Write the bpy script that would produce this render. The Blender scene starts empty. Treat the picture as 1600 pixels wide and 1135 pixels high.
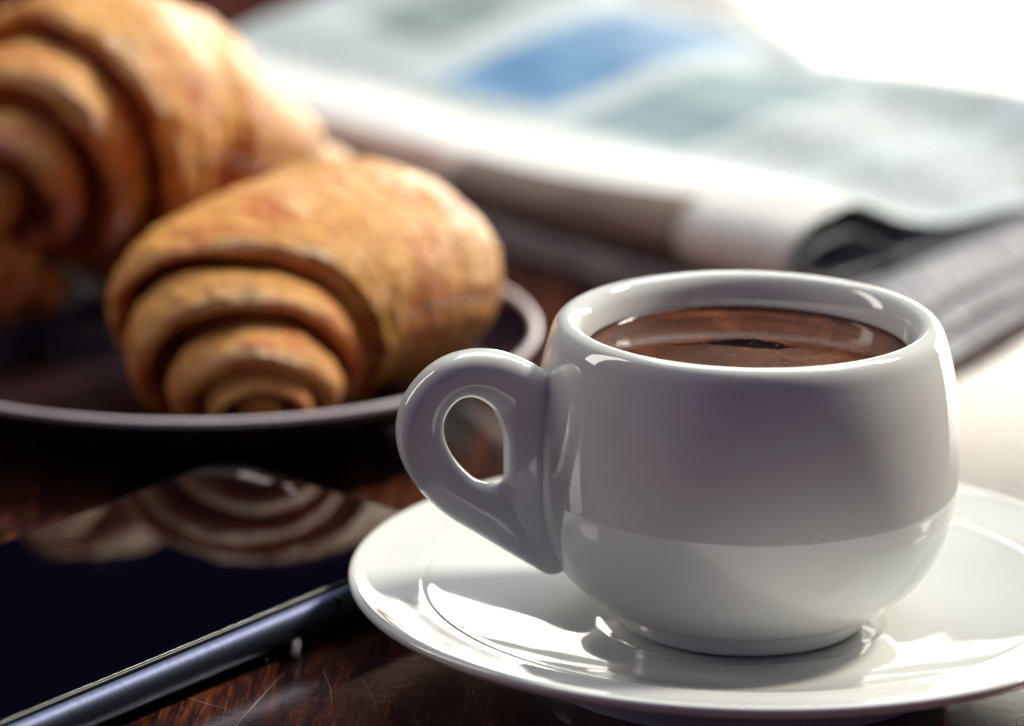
import bpy, math, random
import numpy as np
from mathutils import Matrix, Vector, noise

S = 0.01                      # everything below is laid out in centimetres
R = math.radians
scene = bpy.context.scene
COL = scene.collection
rng = random.Random(4)

# ------------------------------------------------------------------ camera
cam_d = bpy.data.cameras.new('camera')
cam = bpy.data.objects.new('camera', cam_d)
COL.objects.link(cam)
cx = Vector((0.99840313, 0.05497299, 0.01300628))
cu = Vector((-0.02767471, 0.27525984, 0.96097145))
cf = Vector((-0.04924737, 0.95979685, -0.27634165))
m = Matrix((cx, cu, -cf)).transposed().to_4x4()
m.translation = Vector((0.0, -71.57284, 25.41267)) * S
cam.matrix_world = m
cam_d.sensor_width = 36.0
cam_d.lens = 7465.18 / 1600 * 36
cam_d.clip_start = 0.02
cam_d.clip_end = 50
cam_d.dof.use_dof = True
cam_d.dof.focus_distance = 0.728
cam_d.dof.aperture_fstop = 10.8
scene.camera = cam

# ------------------------------------------------------------------ world: the dim room behind the camera
w = bpy.data.worlds.new('World')
scene.world = w
w.use_nodes = True
bg = w.node_tree.nodes['Background']
bg.inputs[0].default_value = (0.20, 0.15, 0.72, 1)
bg.inputs[1].default_value = 0.028

# ------------------------------------------------------------------ lamps: the window behind, plus added overhead, room and side fills
def area(name, loc, target, sx, sy, radiance, col, spread=180):
    d = bpy.data.lights.new(name, 'AREA')
    d.shape = 'RECTANGLE'
    d.size, d.size_y = sx * S, sy * S
    d.energy = radiance * math.pi * sx * sy * S * S
    d.color = col
    d.spread = R(spread)
    o = bpy.data.objects.new(name, d)
    COL.objects.link(o)
    o.location = Vector(loc) * S
    o.rotation_euler = (Vector(target) - Vector(loc)).to_track_quat('-Z', 'Y').to_euler()
    return o

def polar(az, el, dist):
    return (dist * math.sin(R(az)) * math.cos(R(el)), dist * math.cos(R(az)) * math.cos(R(el)), dist * math.sin(R(el)))

area('window_light', (64, 150, 22), (64, 0, 20), 136, 37, 8.2, (1.0, 0.97, 0.83))
area('overhead_fill', polar(14, 62, 170), (0, 4, 0), 150, 90, 3.9, (0.90, 0.97, 1.0))  # unseen overhead fill, added to brighten paper and saucer
area('room_fill', (-30, -260, 90), (0, 0, 5), 900, 420, 0.105, (0.66, 0.52, 0.98))  # added purple fill behind the camera, in place of room bounce
area('side_fill', polar(-78, 30, 190), (-4, 5, 3), 34, 130, 6.4, (1.0, 0.93, 0.84))  # added warm fill from the left for handle and croissants
sun_d = bpy.data.lights.new('low_sun', 'SUN')
sun_d.energy = 3.9
sun_d.angle = R(9)
sun_d.color = (1.0, 0.93, 0.79)
sun = bpy.data.objects.new('low_sun', sun_d)
COL.objects.link(sun)
sun.rotation_euler = (-Vector(polar(51, 43, 1))).to_track_quat('-Z', 'Y').to_euler()

scene.view_settings.view_transform = 'Standard'
scene.view_settings.look = 'None'
scene.view_settings.exposure = 0.12
scene.view_settings.gamma = 1.0
scene.cycles.use_denoising = True
scene.cycles.max_bounces = 10
scene.cycles.glossy_bounces = 6
scene.cycles.sample_clamp_indirect = 6

# ------------------------------------------------------------------ helpers
def mesh_obj(name, V, F, mat=None, parent=None, smooth=True, uv=None):
    me = bpy.data.meshes.new(name)
    me.from_pydata([tuple(c * S for c in v) for v in V], [], F)
    me.update()
    if smooth:
        me.polygons.foreach_set('use_smooth', [True] * len(me.polygons))
    if uv is not None:
        l = me.uv_layers.new(name='uv')
        for i, lp in enumerate(me.loops):
            l.data[i].uv = uv[lp.vertex_index]
    if mat:
        me.materials.append(mat)
    o = bpy.data.objects.new(name, me)
    COL.objects.link(o)
    if parent:
        o.parent = parent
    return o

def thing(name, label, cat, loc=(0, 0, 0), group=None):
    o = bpy.data.objects.new(name, None)
    o.empty_display_size = 0.01
    COL.objects.link(o)
    o.location = Vector(loc) * S
    o['label'] = label
    o['category'] = cat
    if group:
        o['group'] = group
    return o

def catmull(P, n=8, closed=False):
    P = [np.array(p, float) for p in P]
    N = len(P)
    out = []
    rngi = range(N if closed else N - 1)
    for i in rngi:
        if closed:
            a, b, c, d = P[(i - 1) % N], P[i], P[(i + 1) % N], P[(i + 2) % N]
        else:
            b, c = P[i], P[i + 1]
            a = P[i - 1] if i > 0 else 2 * b - c
            d = P[i + 2] if i + 2 < N else 2 * c - b
        # centripetal parametrisation keeps corners tight
        t0 = 0; t1 = t0 + max(np.linalg.norm(b - a), 1e-6) ** .5
        t2 = t1 + max(np.linalg.norm(c - b), 1e-6) ** .5; t3 = t2 + max(np.linalg.norm(d - c), 1e-6) ** .5
        for k in range(n):
            t = t1 + (t2 - t1) * k / n
            A1 = (t1 - t) / (t1 - t0) * a + (t - t0) / (t1 - t0) * b
            A2 = (t2 - t) / (t2 - t1) * b + (t - t1) / (t2 - t1) * c
            A3 = (t3 - t) / (t3 - t2) * c + (t - t2) / (t3 - t2) * d
            B1 = (t2 - t) / (t2 - t0) * A1 + (t - t0) / (t2 - t0) * A2
            B2 = (t3 - t) / (t3 - t1) * A2 + (t - t1) / (t3 - t1) * A3
            out.append((t2 - t) / (t2 - t1) * B1 + (t - t1) / (t2 - t1) * B2)
    if not closed:
        out.append(P[-1])
    return out

def lathe(name, prof, mat, parent=None, seg=192, n=6, wob=0.0):
    p = catmull(prof, n)
    V, F = [], []
    for r, z in p:
        r = max(r, 0.0005)
        for j in range(seg):
            a = 2 * math.pi * j / seg
            V.append((r * math.cos(a), r * math.sin(a), z))
    for i in range(len(p) - 1):
        for j in range(seg):
            k = (j + 1) % seg
            F.append((i * seg + j, i * seg + k, (i + 1) * seg + k, (i + 1) * seg + j))
    return mesh_obj(name, V, F, mat, parent)

# ------------------------------------------------------------------ materials
def mat_new(name):
    mt = bpy.data.materials.new(name)
    mt.use_nodes = True
    nt = mt.node_tree
    b = nt.nodes['Principled BSDF']
    return mt, nt, b

def nd(nt, typ, **kw):
    n = nt.nodes.new(typ)
    for k, v in kw.items():
        setattr(n, k, v)
    return n

def noise_n(nt, scale, detail=4, rough=.55, vec=None, dist=0):
    n = nd(nt, 'ShaderNodeTexNoise')
    n.inputs['Scale'].default_value = scale
    n.inputs['Detail'].default_value = detail
    n.inputs['Roughness'].default_value = rough
    n.inputs['Distortion'].default_value = dist
    if vec is not None:
        nt.links.new(vec, n.inputs['Vector'])
    return n

def ramp(nt, src, stops, interp='LINEAR'):
    r = nd(nt, 'ShaderNodeValToRGB')
    r.color_ramp.interpolation = interp
    e = r.color_ramp.elements
    while len(e) < len(stops):
        e.new(0.5)
    for el, (p, c) in zip(e, stops):
        el.position = p
        el.color = (*c, 1) if len(c) == 3 else c
    nt.links.new(src, r.inputs[0])
    return r

def mapping(nt, vec, scale=(1, 1, 1), rot=(0, 0, 0), loc=(0, 0, 0)):
    m_ = nd(nt, 'ShaderNodeMapping')
    m_.inputs['Scale'].default_value = scale
    m_.inputs['Rotation'].default_value = rot
    m_.inputs['Location'].default_value = loc
    nt.links.new(vec, m_.inputs['Vector'])
    return m_.outputs[0]

def math_n(nt, op, a, b=None, c=None, clamp=False):
    n = nd(nt, 'ShaderNodeMath', operation=op, use_clamp=clamp)
    for i, x in enumerate((a, b, c)):
        if x is None:
            continue
        if isinstance(x, (int, float)):
            n.inputs[i].default_value = x
        else:
            nt.links.new(x, n.inputs[i])
    return n.outputs[0]

def mixc(nt, fac, a, b, mode='MIX'):
    n = nd(nt, 'ShaderNodeMix', data_type='RGBA', blend_type=mode)
    for sock, x in ((n.inputs[0], fac), (n.inputs[6], a), (n.inputs[7], b)):
        if isinstance(x, (int, float)):
            sock.default_value = x
        elif isinstance(x, tuple):
            sock.default_value = (*x, 1) if len(x) == 3 else x
        else:
            nt.links.new(x, sock)
    return n.outputs[2]

def bump(nt, b, h, strength, dist):
    n = nd(nt, 'ShaderNodeBump')
    n.inputs['Strength'].default_value = strength
    n.inputs['Distance'].default_value = dist
    nt.links.new(h, n.inputs['Height'])
    nt.links.new(n.outputs[0], b.inputs['Normal'])
    nt.links.new(n.outputs[0], b.inputs['Coat Normal'])

def coord(nt, which='Object'):
    return nd(nt, 'ShaderNodeTexCoord').outputs[which]

def porcelain():
    mt, nt, b = mat_new('white_porcelain')
    co = coord(nt)
    n1 = noise_n(nt, 30, 3, .5, co)
    c = ramp(nt, n1.outputs[0], [(0.3, (.70, .71, .69)), (0.7, (.74, .75, .73))])
    nt.links.new(c.outputs[0], b.inputs['Base Color'])
    b.inputs['Roughness'].default_value = 0.035
    b.inputs['IOR'].default_value = 1.75
    n2 = noise_n(nt, 55, 2, .5, co)
    bump(nt, b, n2.outputs[0], 0.08, 0.0009)
    # a few smears left in the glaze sheen
    n3 = noise_n(nt, 140, 4, .7, co)
    rr = ramp(nt, n3.outputs[0], [(0.45, (.03,) * 3), (0.75, (.075,) * 3)])
    nt.links.new(rr.outputs[0], b.inputs['Roughness'])
    return mt
M_PORC = porcelain()

def table_mat():
    mt, nt, b = mat_new('dark_varnished_wood')
    co = coord(nt)
    long_ = mapping(nt, co, (260, 18, 1), (0, 0, R(4)))
    n1 = noise_n(nt, 1.0, 7, .62, long_, .4)
    pores = mapping(nt, co, (1500, 110, 1), (0, 0, R(4)))
    n2 = noise_n(nt, 1.0, 3, .6, pores)
    big = noise_n(nt, 14, 3, .5, co)
    c1 = ramp(nt, n1.outputs[0], [(.36, (.012, .005, .006)), (.50, (.034, .011, .009)), (.64, (.10, .029, .014))])
    c2 = ramp(nt, n2.outputs[0], [(.50, (0, 0, 0)), (.66, (.85, .85, .85))])
    f = math_n(nt, 'MULTIPLY', c2.outputs[0], big.outputs[0])
    col = mixc(nt, f, c1.outputs[0], (.30, .085, .028))
    nt.links.new(col, b.inputs['Base Color'])
    r = ramp(nt, big.outputs[0], [(.3, (.13,) * 3), (.7, (.21,) * 3)])
    nt.links.new(r.outputs[0], b.inputs['Roughness'])
    b.inputs['IOR'].default_value = 1.5
    hh = math_n(nt, 'ADD', math_n(nt, 'MULTIPLY', n2.outputs[0], .5), noise_n(nt, 420, 3, .6, co).outputs[0])
    bump(nt, b, hh, 0.09, 0.0004)
    return mt
M_TABLE = table_mat()

def simple(name, col, rough=.4, metal=0, ior=1.5, ns=60, var=.12, bmp=0.05, bd=.0004, spec=.5):
    mt, nt, b = mat_new(name)
    co = coord(nt)
    n1 = noise_n(nt, ns, 4, .6, co)
    lo = tuple(c * (1 - var) for c in col)
    hi = tuple(min(1, c * (1 + var)) for c in col)
    c = ramp(nt, n1.outputs[0], [(.3, lo), (.7, hi)])
    nt.links.new(c.outputs[0], b.inputs['Base Color'])
    b.inputs['Roughness'].default_value = rough
    b.inputs['Metallic'].default_value = metal
    b.inputs['IOR'].default_value = ior
    b.inputs['Specular IOR Level'].default_value = spec
    if bmp:
        n2 = noise_n(nt, ns * 8, 3, .6, co)
        bump(nt, b, n2.outputs[0], bmp, bd)
    return mt

M_PLATE = simple('dark_glazed_stoneware', (.020, .011, .013), .16, 0, 1.5, 40, .3, .08)
M_RIM = simple('worn_plate_edge', (.58, .52, .55), .15, 0, 1.5, 60, .15, .05)
M_GLASS = simple('black_screen_glass', (.0008, .0008, .0018), .02, 0, 1.5, 20, .1, 0)
M_METAL = simple('anodised_blue_grey_metal', (.058, .066, .11), .50, 1, 1.5, 900, .16, .14, .00005)
M_BLACKP = simple('black_plastic_seam', (.006, .006, .010), .3)
M_GEDGE = simple('dark_green_glass_edge', (.004, .010, .010), .30, 0, 1.5, 40, .1, 0, .0004, .12)
M_SENSOR = simple('pale_sensor_lens', (.45, .42, .45), .12, .6, 1.5, 40, .05, 0)
M_SCR = simple('scratch_in_varnish', (.34, .27, .25), .35)
M_CRUMB = simple('pale_crumb', (.70, .62, .55), .5, ns=400, var=.3, bmp=.4, bd=.0006)

def coffee_mat():
    mt, nt, b = mat_new('coffee_crema')
    co = coord(nt)
    n1 = noise_n(nt, 70, 6, .62, co, 1.3)
    vor = nd(nt, 'ShaderNodeTexVoronoi')
    vor.inputs['Scale'].default_value = 900
    nt.links.new(co, vor.inputs['Vector'])
    ln = nd(nt, 'ShaderNodeVectorMath', operation='LENGTH')
    flat_co = mapping(nt, co, (1, 1, 0))
    nt.links.new(flat_co, ln.inputs[0])
    wob = math_n(nt, 'ADD', ln.outputs['Value'], math_n(nt, 'MULTIPLY', math_n(nt, 'SUBTRACT', n1.outputs[0], .5), .004))
    c = ramp(nt, n1.outputs[0], [(.36, (.050, .014, .005)), (.5, (.085, .026, .009)), (.64, (.150, .050, .016))])
    ring = ramp(nt, math_n(nt, 'MULTIPLY', wob, 40), [(.70, (1, 1, 1)), (.80, (.62, .55, .60)), (.93, (1.5, 1.35, 1.3)), (1.0, (.7, .6, .6))])
    sp = ramp(nt, vor.outputs['Distance'], [(.10, (.35,) * 3), (.50, (1.0,) * 3)])
    col = mixc(nt, .9, mixc(nt, 1.0, c.outputs[0], ring.outputs[0], 'MULTIPLY'), sp.outputs[0], 'MULTIPLY')
    nt.links.new(col, b.inputs['Base Color'])
    b.inputs['Roughness'].default_value = .09
    b.inputs['IOR'].default_value = 1.40
    fine = noise_n(nt, 900, 4, .7, co)
    bump(nt, b, math_n(nt, 'ADD', vor.outputs['Distance'], fine.outputs[0]), .045, .00012)
    return mt
M_COFFEE = coffee_mat()
M_GAP = simple('open_black_coffee', (.006, .003, .005), .4, 0, 1.05, 50, .2, 0, .0004, .3)
M_BUBBLE = simple('pale_crema_foam', (.22, .085, .03), .3, 0, 1.36, 300, .25, .1)

def pastry(name, base, hi, lo):
    mt, nt, b = mat_new(name)
    at = nd(nt, 'ShaderNodeAttribute', attribute_name='bake_shade')
    uvc = nd(nt, 'ShaderNodeUVMap').outputs[0]
    streak = noise_n(nt, 1.0, 6, .65, mapping(nt, uvc, (7, 30, 1)), .5)
    lam = noise_n(nt, 1.0, 4, .6, mapping(nt, uvc, (26, 5, 1)), .8)
    blot = noise_n(nt, 95, 5, .6, coord(nt), .6)
    flake = noise_n(nt, 330, 4, .7, coord(nt))
    v = math_n(nt, 'ADD', math_n(nt, 'MULTIPLY', blot.outputs[0], .55), math_n(nt, 'ADD', math_n(nt, 'MULTIPLY', streak.outputs[0], .22), math_n(nt, 'MULTIPLY', lam.outputs[0], .23)))
    v = math_n(nt, 'ADD', v, math_n(nt, 'MULTIPLY', math_n(nt, 'SUBTRACT', at.outputs['Fac'], .5), .30))  # groove shade and browning tint the crust here
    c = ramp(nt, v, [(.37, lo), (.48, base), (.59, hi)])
    nt.links.new(c.outputs[0], b.inputs['Base Color'])
    b.inputs['Roughness'].default_value = .50
    b.inputs['IOR'].default_value = 1.5
    b.inputs['Coat Weight'].default_value = .9
    b.inputs['Coat Roughness'].default_value = .24
    b.inputs['Coat IOR'].default_value = 1.55
    b.inputs['Subsurface Weight'].default_value = .08
    b.inputs['Subsurface Radius'].default_value = (.004, .0016, .0006)
    b.inputs['Subsurface Scale'].default_value = .6
    h = math_n(nt, 'ADD', math_n(nt, 'ADD', math_n(nt, 'MULTIPLY', streak.outputs[0], .3), math_n(nt, 'MULTIPLY', lam.outputs[0], .6)), math_n(nt, 'MULTIPLY', flake.outputs[0], .35))
    h = math_n(nt, 'ADD', h, math_n(nt, 'MULTIPLY', blot.outputs[0], .7))
    bump(nt, b, h, 1.0, .0036)
    return mt
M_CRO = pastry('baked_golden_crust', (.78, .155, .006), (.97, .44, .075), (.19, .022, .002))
M_CROD = pastry('baked_inner_fold', (.30, .085, .018), (.44, .15, .035), (.09, .020, .006))

def paper_mat(name, printed, seed=0):
    mt, nt, b = mat_new(name)
    uvc = nd(nt, 'ShaderNodeUVMap').outputs[0]
    sep = nd(nt, 'ShaderNodeSeparateXYZ')
    nt.links.new(uvc, sep.inputs[0])
    U, L = sep.outputs[0], sep.outputs[1]
    fib = noise_n(nt, 260, 4, .6, coord(nt))
    base = ramp(nt, fib.outputs[0], [(.3, (.68, .69, .68)), (.7, (.75, .755, .75))]).outputs[0]
    def band(x, a, c, soft=.003):
        r_ = nd(nt, 'ShaderNodeMapRange', interpolation_type='SMOOTHSTEP')
        nt.links.new(x, r_.inputs[0])
        r_.inputs[1].default_value = a - soft; r_.inputs[2].default_value = a + soft
        q = nd(nt, 'ShaderNodeMapRange', interpolation_type='SMOOTHSTEP')
        nt.links.new(x, q.inputs[0])
        q.inputs[1].default_value = c - soft; q.inputs[2].default_value = c + soft
        return math_n(nt, 'SUBTRACT', r_.outputs[0], q.outputs[0])
    def rect(u0, u1, l0, l1):
        return math_n(nt, 'MULTIPLY', band(U, u0, u1), band(L, l0, l1, .05))
    # columns of body text: lines along the page, broken into words, with gutters
    if printed:
        line = nd(nt, 'ShaderNodeTexWave', wave_type='BANDS', bands_direction='X')
        nt.links.new(mapping(nt, uvc, (1, 1, 1)), line.inputs['Vector'])
        line.inputs['Scale'].default_value = 22.0
        words = noise_n(nt, 1.0, 2, .5, mapping(nt, uvc, (70, 3.2, 1)))
        wr = ramp(nt, words.outputs[0], [(.40, (0, 0, 0)), (.46, (1, 1, 1))])
        lr = ramp(nt, line.outputs[0], [(.45, (0, 0, 0)), (.6, (1, 1, 1))])
        ink = math_n(nt, 'MULTIPLY', wr.outputs[0], lr.outputs[0])
        def pic(colr, mask, c1, c2, sc, direction=(1, 1, 1)):
            pn = noise_n(nt, sc, 4, .5, mapping(nt, uvc, direction, (0, 0, 0), (seed, sc, 0)), .4)
            pc = ramp(nt, pn.outputs[0], [(.35, c1), (.65, c2)])
            return mixc(nt, mask, colr, pc.outputs[0])
        cols = None
        for (u0, u1, l0, l1) in printed['text']:
            r_ = rect(u0, u1, l0, l1)
            cols = r_ if cols is None else math_n(nt, 'MAXIMUM', cols, r_)
        # past the ridge: weaker light and text grey put into the tint; then ink
        ground = mixc(nt, rect(-.1, 1.1, 3.6, 60), base, (.42, .48, .51))
        col = mixc(nt, math_n(nt, 'MULTIPLY', math_n(nt, 'MULTIPLY', cols, ink), .70), ground, (.10, .10, .12))
        for (u0, u1, l0, l1, c1, c2, sc, dr) in printed['pics']:
            col = pic(col, rect(u0, u1, l0, l1), c1, c2, sc, dr)
        layer = noise_n(nt, 1.0, 3, .6, mapping(nt, uvc, (2.5, 7.5, 1)))
        lm = ramp(nt, layer.outputs[0], [(.40, (.45,) * 3), (.58, (1,) * 3)])
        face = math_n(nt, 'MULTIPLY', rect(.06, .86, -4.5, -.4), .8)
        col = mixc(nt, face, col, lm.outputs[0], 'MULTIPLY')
    else:
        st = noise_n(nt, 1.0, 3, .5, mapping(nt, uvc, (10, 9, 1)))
        col = mixc(nt, ramp(nt, st.outputs[0], [(.38, (.35,) * 3), (.56, (.95,) * 3)]).outputs[0], base, (.17, .16, .20))  # inner sheets darkened: shade of the curled layers put into the mottling
    nt.links.new(col, b.inputs['Base Color'])
    b.inputs['Roughness'].default_value = .55
    b.inputs['Specular IOR Level'].default_value = .15
    bump(nt, b, fib.outputs[0], .15, .0004)
    return mt

PRINT = {
    'text': [(.02, .235, 3.0, 7.4), (.02, .10, 9.6, 24), (.51, .66, 12.0, 15.5),
             (.70, .82, 4.2, 15.5), (.84, .97, 4.2, 15.5), (.24, .45, 3.4, 5.4)],
    'pics': [(.305, .470, 5.1, 15.4, (.045, .14, .32), (.15, .30, .46), 1.6, (6, .6, 1)),
             (.52, .685, 4.3, 11.3, (.13, .22, .26), (.24, .33, .36), 1.2, (5, .6, 1)),
             (.105, .235, 7.9, 17.0, (.12, .18, .19), (.25, .30, .29), 1.2, (9, .6, 1)),
             (.27, .48, 16.2, 23.0, (.30, .32, .33), (.55, .53, .48), 1.2, (5, .6, 1)),
             # the face of the fold: an advert in dusky pink and a dark brown photograph
             (.08, .50, -3.2, -.45, (.42, .24, .20), (.66, .50, .42), 1.6, (4, 1.2, 1)),
             (.505, .845, -2.3, -.35, (.14, .10, .09), (.34, .27, .23), 2.2, (3, 3, 1)),
             (.505, .845, -3.2, -2.3, (.34, .18, .16), (.52, .36, .31), 2.2, (3, 3, 1))],
}
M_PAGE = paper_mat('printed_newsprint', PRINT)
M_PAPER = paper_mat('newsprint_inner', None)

# finger smudges on the phone glass
nt = M_GLASS.node_tree
sm = noise_n(nt, 60, 5, .7, coord(nt), 1.2)
rr = ramp(nt, sm.outputs[0], [(.46, (.012,) * 3), (.72, (.07,) * 3)])
nt.links.new(rr.outputs[0], nt.nodes['Principled BSDF'].inputs['Roughness'])
# ------------------------------------------------------------------ table
V, F, n = [], [], 8
for a, b_ in ((-150, -120), (150, -120), (150, 150), (-150, 150)):
    V.append((a, b_, 0))
for a, b_ in ((-150, -120), (150, -120), (150, 150), (-150, 150)):
    V.append((a, b_, -3.5))
table = mesh_obj('table_top', V, [(0, 1, 2, 3), (7, 6, 5, 4), (0, 4, 5, 1), (1, 5, 6, 2), (2, 6, 7, 3), (3, 7, 4, 0)], M_TABLE, smooth=False)
table['kind'] = 'structure'
table['label'] = 'dark reddish brown varnished wood table top with fine scratches'

def scratch(p0, p1, wd, bend=0.0):
    p0, p1 = Vector(p0), Vector(p1)
    d = (p1 - p0); nrm = Vector((-d.y, d.x)).normalized()
    V, F = [], []
    N = 14
    for i in range(N + 1):
        t = i / N
        c = p0 + d * t + nrm * bend * math.sin(math.pi * t)
        hw = wd * (.25 + .75 * math.sin(math.pi * min(max(t, .03), .97))) * (.6 + .8 * rng.random())
        V += [(c.x - nrm.x * hw, c.y - nrm.y * hw, .003), (c.x + nrm.x * hw, c.y + nrm.y * hw, .003),
              (c.x + nrm.x * hw, c.y + nrm.y * hw, .0005), (c.x - nrm.x * hw, c.y - nrm.y * hw, .0005)]
    for i in range(N):
        a = 4 * i
        for j in range(4):
            F.append((a + j, a + (j + 1) % 4, a + 4 + (j + 1) % 4, a + 4 + j))
    F += [(0, 3, 2, 1), tuple(4 * N + j for j in range(4))]
    return mesh_obj('scratch', V, F, M_SCR, table, smooth=False)
scratch((-7.13, -1.2), (-7.75, -4.3), .008)
scratch((-6.55, -1.0), (-6.25, -2.6), .005, .05)
scratch((-8.9, -2.1), (-7.7, -3.0), .004, -.06)
scratch((-6.1, -.5), (-4.9, -.42), .003, .04)
scratch((-6.0, -2.3), (-5.0, -2.5), .003, .03)
scratch((-5.9, -1.3), (-5.5, -2.9), .003, .02)
scratch((4.3, -2.2), (5.6, -1.6), .004, .05)

def crumb(name, loc, r, sx, lab, cat='crumb', group=None):
    V, F = [], []
    nu, nv = 10, 7
    for i in range(nv + 1):
        th = math.pi * i / nv
        for j in range(nu):
            ph = 2 * math.pi * j / nu
            k = r * (1 + .35 * noise.noise(Vector((math.cos(ph) * math.sin(th) * 1.7 + loc[0] * 9, math.sin(ph) * math.sin(th) * 1.7, math.cos(th) * 1.7))))
            V.append((sx * k * math.sin(th) * math.cos(ph), 1.5 * k * math.sin(th) * math.sin(ph), max(0, .85 * k * math.cos(th) + .7 * r)))
    for i in range(nv):
        for j in range(nu):
            F.append((i * nu + j, (i + 1) * nu + j, (i + 1) * nu + (j + 1) % nu, i * nu + (j + 1) % nu))
    o = mesh_obj(name, V, F, M_CRUMB)
    o.location = Vector(loc) * S
    o['label'] = lab
    o['category'] = cat
    if group:
        o['group'] = group
    return o
crumb('crumb', (-7.02, -.40, .0), 0.19, .5, 'small white flake of pastry on the table between phone and saucer')
crumb('crumb', (-7.45, -.70, .0), .045, .6, 'tiny pale crumb just in front of the larger white flake')

# ------------------------------------------------------------------ saucer
saucer = thing('saucer', 'white porcelain saucer under the full coffee cup', 'saucer')
prof = [(0, .70), (1.5, .70), (2.15, .70), (2.30, .735), (2.5, .755), (3.2, .83), (4.1, 1.02), (4.75, 1.20), (4.98, 1.275),
        (5.035, 1.272), (5.09, 1.29), (5.5, 1.35), (5.9, 1.42), (6.04, 1.465), (6.12, 1.480), (6.19, 1.445), (6.20, 1.38),
        (6.12, 1.28), (5.8, 1.18), (5.5, 1.10), (5.2, 1.0), (4.4, .72), (3.8, .47), (3.50, .30), (3.42, .12), (3.38, .0), (3.22, .0), (3.15, .14), (3.0, .34), (1.5, .36), (0, .36)]
lathe('dish', prof, M_PORC, saucer, seg=256)

# ------------------------------------------------------------------ cup
cup = thing('coffee_cup', 'thick white porcelain espresso cup full of black coffee on its saucer', 'cup', (0, 0, 0.0))
cp = [(0, .95), (1.2, .95), (1.55, .92), (1.68, .76), (1.78, .735), (1.88, .745), (1.95, .80), (1.965, .88), (1.965, .98), (1.985, 1.03), (2.10, 1.065), (2.35, 1.17),
      (2.62, 1.38), (2.89, 1.66), (3.11, 2.06), (3.25, 2.50), (3.325, 2.95), (3.35, 3.42), (3.34, 3.90), (3.295, 4.35), (3.225, 4.80),
      (3.13, 5.20), (3.04, 5.47), (2.95, 5.59), (2.83, 5.64), (2.71, 5.60), (2.61, 5.48), (2.55, 5.28), (2.52, 5.05), (2.50, 4.6), (2.50, 3.4), (2.3, 2.3), (1.7, 1.5), (.8, 1.25), (0, 1.22)]
body = lathe('bowl', cp, M_PORC, cup, seg=256, n=8)

# handle: a ring swept between its outer outline and the teardrop hole (r from the axis, height)
outer = [(3.15, 5.05), (3.55, 5.33), (4.00, 5.50), (4.42, 5.52), (4.85, 5.40), (5.22, 5.12), (5.48, 4.72), (5.56, 4.25), (5.47, 3.80), (5.20, 3.33), (4.80, 2.92),
         (4.30, 2.58), (3.85, 2.28), (3.42, 2.00), (3.10, 1.82), (2.86, 1.90), (2.95, 2.5), (3.06, 3.2), (3.06, 4.0), (3.02, 4.6)]
inner = [(3.99, 4.44), (4.08, 4.60), (4.24, 4.73), (4.40, 4.79), (4.56, 4.77), (4.70, 4.66), (4.80, 4.48), (4.82, 4.24), (4.76, 4.02), (4.64, 3.80), (4.48, 3.60),
         (4.30, 3.44), (4.16, 3.38), (4.06, 3.36), (3.93, 3.37), (3.87, 3.45), (3.86, 3.62), (3.86, 3.85), (3.87, 4.06), (3.92, 4.26)]
thick = [.34, .36, .38, .39, .39, .38, .38, .38, .37, .36, .35, .33, .30, .24, .15, .18, .27, .33, .35, .34]
oo = catmull(outer, 8, True); ii = catmull(inner, 8, True); tt = catmull([(t, 0) for t in thick], 8, True)
V, F = [], []
seg = 40
for k in range(len(oo)):
    c = (oo[k] + ii[k]) / 2; h = (oo[k] - ii[k]) / 2; T = tt[k][0] * .9
    for j in range(seg):
        a = 2 * math.pi * j / seg
        ca, sa = math.cos(a), math.sin(a)
        # slightly squared ellipse, like a cast handle
        e = .86
        ca2 = math.copysign(abs(ca) ** e, ca); sa2 = math.copysign(abs(sa) ** e, sa)
        q = c + h * ca2
        V.append((q[0], T * sa2, q[1] - .20))
N = len(oo)
for k in range(N):
    for j in range(seg):
        k2 = (k + 1) % N; j2 = (j + 1) % seg
        F.append((k * seg + j, k * seg + j2, k2 * seg + j2, k2 * seg + j))
hd = mesh_obj('handle', V, F, M_PORC, cup)
hd.rotation_euler = (0, 0, R(180 + 15))

# coffee
coffee = thing('coffee', 'dark espresso with reddish brown crema filling the white cup', 'coffee', (0, 0, 0))
V, F = [], []
rings, seg = 60, 160
V.append((0, 0, 5.09))
for i in range(1, rings + 1):
    r = 2.515 * i / rings
    lip = .05 * math.exp(-((2.515 - r) / .07)) 
    for j in range(seg):
        a = 2 * math.pi * j / seg
        z = 5.09 + lip
        V.append((r * math.cos(a), r * math.sin(a), z))
for j in range(seg):
    F.append((0, 1 + j, 1 + (j + 1) % seg))
for i in range(rings - 1):
    for j in range(seg):
        a = 1 + i * seg
        F.append((a + j, a + seg + j, a + seg + (j + 1) % seg, a + (j + 1) % seg))
mesh_obj('crema', V, F, M_COFFEE, coffee)
# the dark opening in the crema
V, F = [], []
N = 60
top = []
for i in range(N + 1):
    t = i / N
    x = -1.30 + 2.10 * t
    c = .34 + .13 * math.sin(t * 5.2 - .9) + .10 * t
    hw = (.035 + .20 * max(0, math.sin(math.pi * min(1, max(0, (t - .32) / .68)))) ** .8) * min(1, t * 9) * min(1, (1 - t) * 6)
    hw *= 1 + .35 * noise.noise(Vector((x * 5, 1, 0)))
    V += [(x, c - hw, 5.0925), (x, c + hw * 1.1 + .02 * noise.noise(Vector((x * 9, 7, 0))), 5.0925), (x, c + hw, 5.08), (x, c - hw, 5.08)]
for i in range(N):
    a = 4 * i
    for j in range(4):
        F.append((a + j, a + 4 + j, a + 4 + (j + 1) % 4, a + (j + 1) % 4))
mesh_obj('dark_opening', V, F, M_GAP, coffee, smooth=False)
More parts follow.
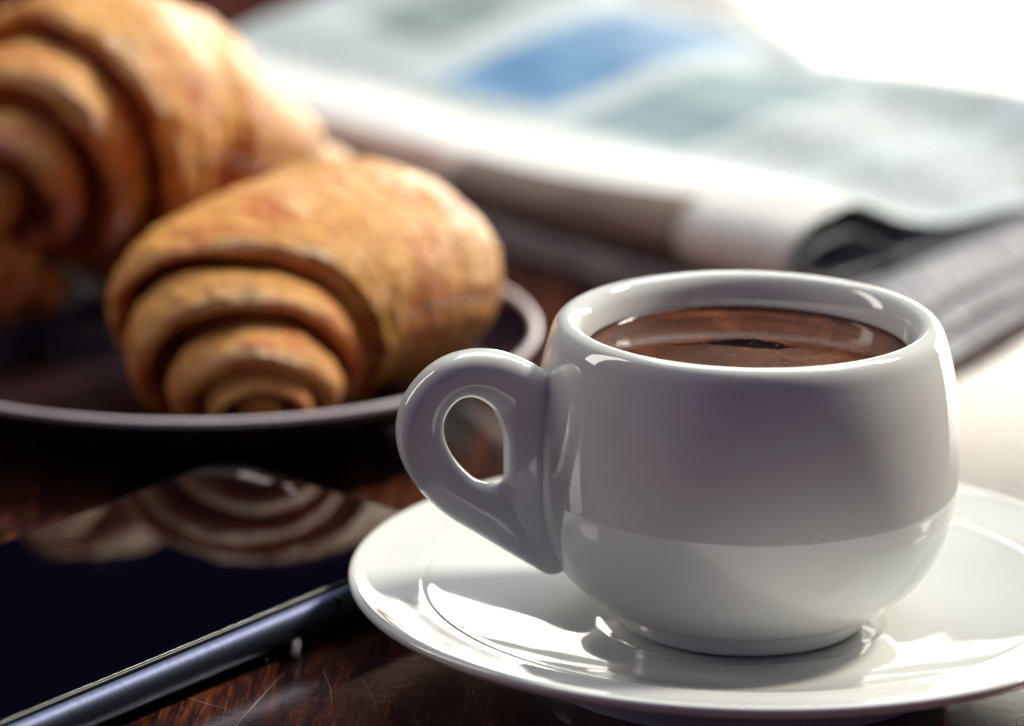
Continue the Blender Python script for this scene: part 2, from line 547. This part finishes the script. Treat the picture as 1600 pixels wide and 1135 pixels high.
# foam ring of bubbles where coffee meets wall
V, F = [], []
def add_blob(V, F, x, y, z, r, fl=.5):
    b0 = len(V); nu, nv = 7, 4
    for i in range(nv + 1):
        th = math.pi * i / nv
        for j in range(nu):
            ph = 2 * math.pi * j / nu
            V.append((x + r * math.sin(th) * math.cos(ph), y + r * math.sin(th) * math.sin(ph), z + fl * r * math.cos(th)))
    for i in range(nv):
        for j in range(nu):
            F.append((b0 + i * nu + j, b0 + (i + 1) * nu + j, b0 + (i + 1) * nu + (j + 1) % nu, b0 + i * nu + (j + 1) % nu))
for i in range(420):
    a = rng.random() * 2 * math.pi
    if rng.random() < .35:
        r = 2.47 - abs(rng.gauss(0, .05))
        zz = 5.10
    else:
        r = 2.3 * math.sqrt(rng.random()); zz = 5.092
        if noise.noise(Vector((r * math.cos(a) * 1.2, r * math.sin(a) * 1.2, 5))) < -.05:
            continue
    add_blob(V, F, r * math.cos(a), r * math.sin(a), zz, .008 + .016 * rng.random() ** 2)
fo = mesh_obj('foam_bubbles', V, F, M_BUBBLE, coffee)
fo['kind'] = 'stuff'

# ------------------------------------------------------------------ phone
phone = thing('smartphone', 'black glass smartphone with blue grey metal sides lying face up on the table', 'phone', (-9.04, 6.89, .33))
ang = math.atan2(-.549, .836)          # local x runs along the short edge, local -y down the long edge
phone.matrix_world = Matrix.Translation(phone.location) @ Matrix.Rotation(R(1.5), 4, 'Y') @ Matrix.Rotation(R(1.49), 4, 'X') @ Matrix.Rotation(ang, 4, 'Z')
PW, PL, PR = 5.75, 13.6, .70
def rrect(inset, z, n=10):
    pts = []
    r = PR - inset
    for (ccx, ccy, a0) in ((PW - PR, -PR, 0), (PR, -PR, 90), (PR, -PL + PR, 180), (PW - PR, -PL + PR, 270)):
        for i in range(n + 1):
            a = R(a0 + 90 * i / n)
            pts.append((ccx + r * math.cos(a), ccy + r * math.sin(a), z))
    return pts
def loft(name, loops, mat, parent, cap_top=True, cap_bot=True, smooth=True):
    V, F = [], []
    m_ = len(loops[0])
    for l in loops:
        V += l
    for i in range(len(loops) - 1):
        for j in range(m_):
            F.append((i * m_ + j, i * m_ + (j + 1) % m_, (i + 1) * m_ + (j + 1) % m_, (i + 1) * m_ + j))
    if cap_bot:
        F.append(tuple(range(m_))[::-1])
    if cap_top:
        F.append(tuple((len(loops) - 1) * m_ + j for j in range(m_)))
    return mesh_obj(name, V, F, mat, parent, smooth)
lo = []
for k in range(19):
    a = -math.pi / 2 + math.pi * k / 18
    lo.append(rrect(.32 * (1 - max(0, math.cos(a)) ** .75), .37 + .30 * math.sin(a)))
fr = loft('metal_frame', lo, M_METAL, phone, True, True)
loft('seam', [rrect(.235, .660), rrect(.215, .688), rrect(.235, .700)], M_BLACKP, phone, False, False)
loft('glass_edge', [rrect(.25, .662), rrect(.225, .690), rrect(.232, .715), rrect(.26, .728), rrect(.29, .7308)], M_GEDGE, phone, False, False)
gl = loft('screen', [rrect(.2905, .700), rrect(.2905, .7309), rrect(.30, .731)], M_GLASS, phone, True, False)
# flat shade the screen cap so that it mirrors cleanly
gl.data.polygons[len(gl.data.polygons) - 1].use_smooth = False
def pill(name, x, y, z, lx, r, mat, h=.008):
    pts = []
    for s_, a0 in ((1, -90), (-1, 90)):
        for i in range(9):
            a = R(a0 + 180 * i / 8)
            pts.append((x + s_ * lx / 2 + r * math.cos(a), y + r * math.sin(a)))
    top = [(p[0], p[1], z + h) for p in pts]; bot = [(p[0], p[1], z - .01) for p in pts]
    return loft(name, [bot, top], mat, phone, True, False, smooth=False)
pill('camera_bump', 1.3, -1.1, -.30, 1.0, .55, M_BLACKP, .33)
pill('earpiece', 1.25, -.62, .731, .52, .085, M_SENSOR)
pill('sensor', 1.92, -.55, .731, .01, .075, M_SENSOR)
pill('front_camera', 2.14, -.72, .731, .01, .07, M_SENSOR)
# side buttons on the near long edge
def box_r(name, x0, x1, y0, y1, z0, z1, mat, parent, bev=.03):
    V = []
    for z, q in ((z0, bev), (z0 + bev, 0), (z1 - bev, 0), (z1, bev)):
        V += [(x0, y0 + q, z), (x1 - q, y0 + q, z), (x1, y0 + q + .0, z), (x1, y1 - q, z), (x1 - q, y1 - q, z), (x0, y1 - q, z)]
    F = []
    for i in range(3):
        for j in range(6):
            F.append((i * 6 + j, i * 6 + (j + 1) % 6, i * 6 + 6 + (j + 1) % 6, i * 6 + 6 + j))
    F += [(5, 4, 3, 2, 1, 0), (18, 19, 20, 21, 22, 23)]
    return mesh_obj(name, V, F, mat, parent, False)
box_r('side_slot', PW - .1, PW + .004, -3.95, -3.91, .10, .62, M_BLACKP, phone, .01)
box_r('side_slot', PW - .1, PW + .004, -12.4, -12.34, .10, .62, M_BLACKP, phone, .01)

# ------------------------------------------------------------------ plate
PC = (-10.3, 13.5)
plate = thing('dark_plate', 'dark brown glazed plate with pale worn edge holding three croissants', 'plate', (PC[0], PC[1], 0))
pp = [(a_, b_ * .87) for a_, b_ in [(0, .62), (3.0, .62), (4.3, .68), (5.2, .95), (5.9, 1.33), (6.32, 1.64), (6.42, 1.71), (6.40, 1.60), (6.1, 1.28), (5.4, .84), (4.6, .50), (4.0, .30), (3.7, .0), (3.45, .0), (3.35, .2), (0, .25)]]
lathe('dish', pp, M_PLATE, plate)
tor = [(6.36 + .085 * math.cos(a), 1.495 + .075 * math.sin(a)) for a in [2 * math.pi * i / 14 for i in range(15)]]
lathe('rim', tor, M_RIM, plate, n=2)

# ------------------------------------------------------------------ croissants
def frame_curve(pts, n=400):
    c = catmull(pts, 40)
    c = np.array(c)
    d = np.r_[0, np.cumsum(np.linalg.norm(np.diff(c, axis=0), axis=1))]
    def P(s):
        s_ = np.clip(s, 0, d[-1])
        p = np.array([np.interp(s_, d, c[:, i]) for i in range(3)])
        return p + (s - s_) * (c[-1] - c[-2]) / np.linalg.norm(c[-1] - c[-2]) * (1 if s > d[-1] else 0)
    return P, d[-1]

def croissant(label, pts, rad, lips, Rk, seed, flat=.8, skew=.35, mat=None, up=(0, 0, 1), group='croissants on the dark plate', zmin=None):
    """pts: axis, rad: widest radius; lips: (arc length of a lip, radius there, side) from the first tip; every roll is its own shell"""
    root = thing('croissant', label, 'croissant', (pts[0][0], pts[0][1], 0), group)
    base = np.array([pts[0][0], pts[0][1], 0.0])
    P, LEN = frame_curve(pts)
    up = np.array(up, float)
    for k, (s0, s1, r0, r1, dep, sgn) in enumerate(lips):
        # a roll runs from s0 (buried, radius r0), swells to r1 and rounds over into the fold at s1 (dep lower)
        seg, n = 110, 60
        V, F, UV, B = [], [], [], []
        for i in range(n + 1):
            t = i / n
            rl = min(.50, .75 * abs(s1 - s0)) / abs(s1 - s0)       # share of the length that is the rounded lip
            lh = min(.55, dep * .6)
            if t < .45:
                q = t / .45
                s = s0 + (s1 - s0) * (1 - rl) * q
                r = r0 + (r1 - r0) * math.sin(q * math.pi / 2) ** .8
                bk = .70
            elif t < .90:                                           # the lip curls under and leaves a real hollow
                a = (t - .45) / .45 * math.pi
                s = s0 + (s1 - s0) * (1 - rl + rl * max(0, math.sin(a)) ** .8)
                r = r1 - lh * (1 - math.cos(a)) / 2
                bk = .70 - .35 * (1 - math.cos(a)) / 2  # darker under the lip: groove shade, plus browning, put into the crust colour
            else:
                q = (t - .90) / .10
                s = s0 + (s1 - s0) * (1 - rl) - sgn * .15 * q
                r = r1 - lh - (dep - lh) * q
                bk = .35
            for j in range(seg):
                ph = 2 * math.pi * j / seg
                # spiral: the roll leans over the axis
                ss = s + sgn * skew * (math.cos(ph - .5)) * (.25 + .75 * t) * (r1 / 2.4)
                ss = ss + .14 * noise.noise(Vector((ph_c(ph) * 1.2, ph_s(ph) * 1.2, seed + k * 3.1))) * t
                p = P(max(0, min(LEN, ss)))
                p1 = P(max(0, min(LEN, ss + .25))) - P(max(0, min(LEN, ss - .25)))
                tan = p1 / max(np.linalg.norm(p1), 1e-6)
                sd = np.cross(tan, up); sd /= np.linalg.norm(sd)
                u2 = np.cross(sd, tan)
                rr = r * (1 + .055 * noise.noise(Vector((ph_c(ph) * 1.6, ph_s(ph) * 1.6, s * .8 + seed)))
                          + .022 * noise.noise(Vector((ph_c(ph) * 5, ph_s(ph) * 5, s * 2.2 + seed)))
                          + .014 * noise.noise(Vector((ph_c(ph) * 12, ph_s(ph) * 12, s * 4 + seed)))
                          + .030 * abs(noise.noise(Vector((ph_c(ph) * 2.5 + 7, ph_s(ph) * 2.5, s * 3.2 + seed)))))
                v = p + (sd * math.cos(ph) + u2 * math.sin(ph) * flat) * rr
                if zmin is not None and v[2] < zmin + .25:
                    v[2] = zmin + .25 * math.exp((v[2] - zmin - .25) / .25)
                V.append(tuple(v - base)); UV.append((s * .35 + k, j / seg))
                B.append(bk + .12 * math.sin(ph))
        for i in range(n):
            for j in range(seg):
                F.append((i * seg + j, i * seg + (j + 1) % seg, (i + 1) * seg + (j + 1) % seg, (i + 1) * seg + j) if sgn > 0 else
                         (i * seg + j, (i + 1) * seg + j, (i + 1) * seg + (j + 1) % seg, i * seg + (j + 1) % seg))
        F.append(tuple(range(seg)) if sgn < 0 else tuple(range(seg))[::-1])
        F.append(tuple(n * seg + j for j in range(seg)) if sgn > 0 else tuple(n * seg + j for j in range(seg))[::-1])
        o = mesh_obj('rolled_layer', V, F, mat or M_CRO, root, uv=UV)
        at = o.data.attributes.new('bake_shade', 'FLOAT', 'POINT')
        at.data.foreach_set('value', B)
    return root
def ph_c(p): return math.cos(p)
def ph_s(p): return math.sin(p)

# lips run towards the near tip with sgn=-1 (s decreasing) and towards the far tip with sgn=+1
A1 = [(-8.35, 7.9, 1.15), (-8.75, 9.2, 1.75), (-9.05, 10.4, 2.15), (-8.5, 11.8, 2.5), (-7.5, 13.0, 2.65), (-6.8, 14.3, 2.3), (-6.6, 15.8, 1.8), (-7.3, 17.1, 1.3)]
croissant('golden croissant nearest the cup with its tip at the front edge of the dark plate', A1, 2.7, [
    (1.6, .02, .25, .40, .34, -1),
    (1.5, .42, .7, .95, .62, -1),
    (2.05, .80, 1.05, 1.50, .95, -1),
    (3.15, 1.70, 1.55, 2.12, 1.1, -1),
    (6.9, 2.65, 2.35, 2.66, 1.2, -1),
    (4.2, 7.0, 2.3, 2.58, 1.0, 1),
    (6.0, 8.6, 1.6, 1.6, .8, 1),
    (7.4, 10.0, 1.1, 1.1, .8, 1)], 1.0, 3.0, flat=.80, zmin=.60)

A2 = [(-14.4, 13.8, 3.2), (-13.9, 15.2, 3.8), (-13.1, 16.6, 4.2), (-12.2, 17.8, 4.2), (-11.1, 19.0, 3.6), (-10.0, 20.1, 2.8), (-9.0, 21.1, 2.1), (-8.2, 22.0, 1.6)]
croissant('large golden croissant leaning on top of another behind the front one', A2, 2.8, [
    (1.6, .2, .3, .5, .4, -1),
    (2.4, 1.0, 1.0, 1.55, 1.0, -1),
    (3.7, 2.1, 1.7, 2.35, 1.2, -1),
    (5.8, 3.3, 2.4, 3.0, 1.3, -1),
    (4.4, 6.0, 2.6, 2.75, 1.2, 1),
    (5.2, 8.6, 2.0, 1.85, .9, 1),
    (7.2, 10.6, 1.5, 1.2, .8, 1)], 1.15, 11.0, flat=.92)

A3 = [(-13.2, 16.2, 1.2), (-13.8, 15.9, 1.5), (-14.7, 15.6, 1.9), (-16.4, 16.2, 2.3), (-17.8, 15.4, 2.1), (-18.6, 14.0, 1.9)]
croissant('shaded croissant at the left edge underneath the large one', A3, 1.6, [
    (2.4, .1, .5, .6, .45, -1),
    (3.2, .9, .9, 1.2, .7, -1),
    (4.6, 1.8, 1.2, 1.6, .8, -1),
    (2.4, 5.2, 1.3, 1.5, .8, 1),
    (4.4, 6.8, 1.1, .9, .6, 1)], .8, 23.0, flat=.85, zmin=.60)


# ------------------------------------------------------------------ newspaper
F0, F1 = np.array([-13.75, 34.2]), np.array([.95, 19.0])
D0, D1 = np.array([.31, .95]), np.array([.62, .78])
def base_uv(u, e, off=(0, 0)):
    d = D0 + (D1 - D0) * u
    d = d / np.linalg.norm(d)
    q = F0 + (F1 - F0) * u + d * e
    return q[0] + off[0], q[1] + off[1]
def ssf(x, a, b):
    t = min(1, max(0, (x - a) / (b - a)))
    return t * t * (3 - 2 * t)
def page_len(u):
    return float(np.interp(u, [0, .35, .6, .75, 1], [24, 19.8, 13.0, 13.8, 15.0]))

paper = thing('newspaper', 'thick folded newspaper with blue photo on the page, lying behind cup and plate', 'newspaper', (0, 0, 0))
def sheet(name, k, u0, u1, mat, NU=90, z_off=0.0, top=1.7, topR=2.35, inner=False, lenf=1.0, seed=0, ecut=None):
    """one folded sheet: bottom leaf, round fold, top leaf with a hump; k nests it inside the outer one"""
    V, F, UV = [], [], []
    ins = .13 * k
    FR = 1.35 - .09 * k
    rows = None
    for iu in range(NU + 1):
        u = u0 + (u1 - u0) * iu / NU
        zt = top + (topR - top) * ssf(u, .55, 1.0) - ins
        zb = z_off + ins * .7
        hr = (zt - zb) / 2
        zc = (zt + zb) / 2
        hump = (.34 - .05 * k) * ssf(u, .72, 1.0)
        sink = (.85 if k == 0 else .95 if k == 1 else 1.5 + .16 * k) * ssf(u, .6, 1.05)
        Lp = page_len(u) * lenf
        if ecut: Lp = min(Lp, ecut)
        prof = []
        nb = 8
        for i in range(nb):                       # bottom leaf
            e = 7.0 * (1 - i / nb) + ins
            prof.append((e, zb, -4.2 - e * .3))
        nf = 16
        for i in range(nf + 1):                   # the fold
            a = -math.pi / 2 + math.pi * i / nf
            e = ins + FR - FR * max(0, math.cos(a)) ** .9 - (.45 * FR * max(0, -math.sin(a)) if a < 0 else 0) * 0
            z = zc + hr * math.sin(a)
            prof.append((e, z, -3.2 + 3.2 * i / nf))
        nt_ = 44
        for i in range(1, nt_ + 1):               # top leaf
            t = i / nt_
            e = ins + FR + (Lp - FR - ins) * t ** 1.35
            z = zt + hump * math.exp(-((e - 1.9) / 1.1) ** 2) - hump * math.exp(-((ins + FR - 1.9) / 1.1) ** 2)
            z -= sink * ssf(e, 1.8, 6.5)
            z -= (zt - .9 - sink * .6) * .55 * ssf(e, 5, 26) * (1 - ssf(u, .6, 1))
            z += .22 * math.sin(e * .55 + u * 5 + seed) * ssf(e, 3, 8) * (.4 + .6 * u)
            z += .12 * noise.noise(Vector((e * .3, u * 4, seed)))
            # the far edge curls up a little
            z += .5 * ssf(e, Lp - 3.0, Lp) * ssf(u, .4, .7)
            prof.append((e, max(z, .12 + zb), e))
        rows = len(prof)
        wob = .10 * noise.noise(Vector((u * 6, seed, 0)))
        for (e, z, l) in prof:
            x, y = base_uv(u, e + wob - .35)
            V.append((x, y, z)); UV.append((u, l))
    for iu in range(NU):
        for j in range(rows - 1):
            a = iu * rows + j
            F.append((a, a + rows, a + rows + 1, a + 1))
    o = mesh_obj(name, V, F, mat, paper, uv=UV)
    so = o.modifiers.new('thickness', 'SOLIDIFY'); so.thickness = .035 * S; so.offset = -1
    return o
sheet('folded_sheet', 0, 0, 1.0, M_PAGE, z_off=.62)
for k in range(1, 7):
    sheet('folded_sheet', k, .01 * k, 1.0 - .012 * ((k * 5) % 4), M_PAPER, NU=60, z_off=.62, seed=0, lenf=.98 - .01 * k)

# lower section: flat sheets that stick out further to the right
def lower(k, ext, z0, z1, col, dxy=(0, 0)):
    V, F, UV = [], [], []
    NU, rows = 50, 0
    for iu in range(NU + 1):
        u = .02 + (ext - .02) * iu / NU
        prof = []
        hr = (z1 - z0) / 2; zc = (z0 + z1) / 2
        for i in range(6):
            e = 9 * (1 - i / 6)
            prof.append((e + .3, z0, -e))
        for i in range(11):
            a = -math.pi / 2 + math.pi * i / 10
            prof.append((.3 - .3 * max(0, math.cos(a)), zc + hr * math.sin(a), i * .1))
        for i in range(1, 25):
            e = .3 + 13 * i / 24
            lift = .38 * ssf(u, 1.0, 1.25) * math.sin(min(1, e / 7) * math.pi) ** 2 * (k + 1) / 3
            lift += .5 * math.sin(math.pi * ssf(u, 1.005, ext)) * (k + 1) / 3 * ssf(e, -.5, 1.5)
            prof.append((e, z1 + lift + .02 * noise.noise(Vector((e, u * 8, k))), e))
        rows = len(prof)
        for e, z, l in prof:
            d = D0 + (D1 - D0) * min(u, 1.0); d = d / np.linalg.norm(d)
            d2 = np.array([.44, .90]); f_ = ssf(u, .8, 1.2); d = d * (1 - f_) + d2 * f_
            q = F0 + (F1 - F0) * u + d * (e - .25) + np.array(dxy)
            V.append((q[0], q[1], z)); UV.append((u * 1.7 + k, l))
    for iu in range(NU):
        for j in range(rows - 1):
            a = iu * rows + j
            F.append((a, a + rows, a + rows + 1, a + 1))
    o = mesh_obj('lower_sheet', V, F, col, paper, uv=UV)
    so = o.modifiers.new('thickness', 'SOLIDIFY'); so.thickness = .03 * S; so.offset = -1
for k, (ext, z0, z1) in enumerate([(1.175, .02, .20), (1.15, .22, .38), (1.12, .40, .58)]):
    lower(k, ext, z0, z1, M_PAPER)
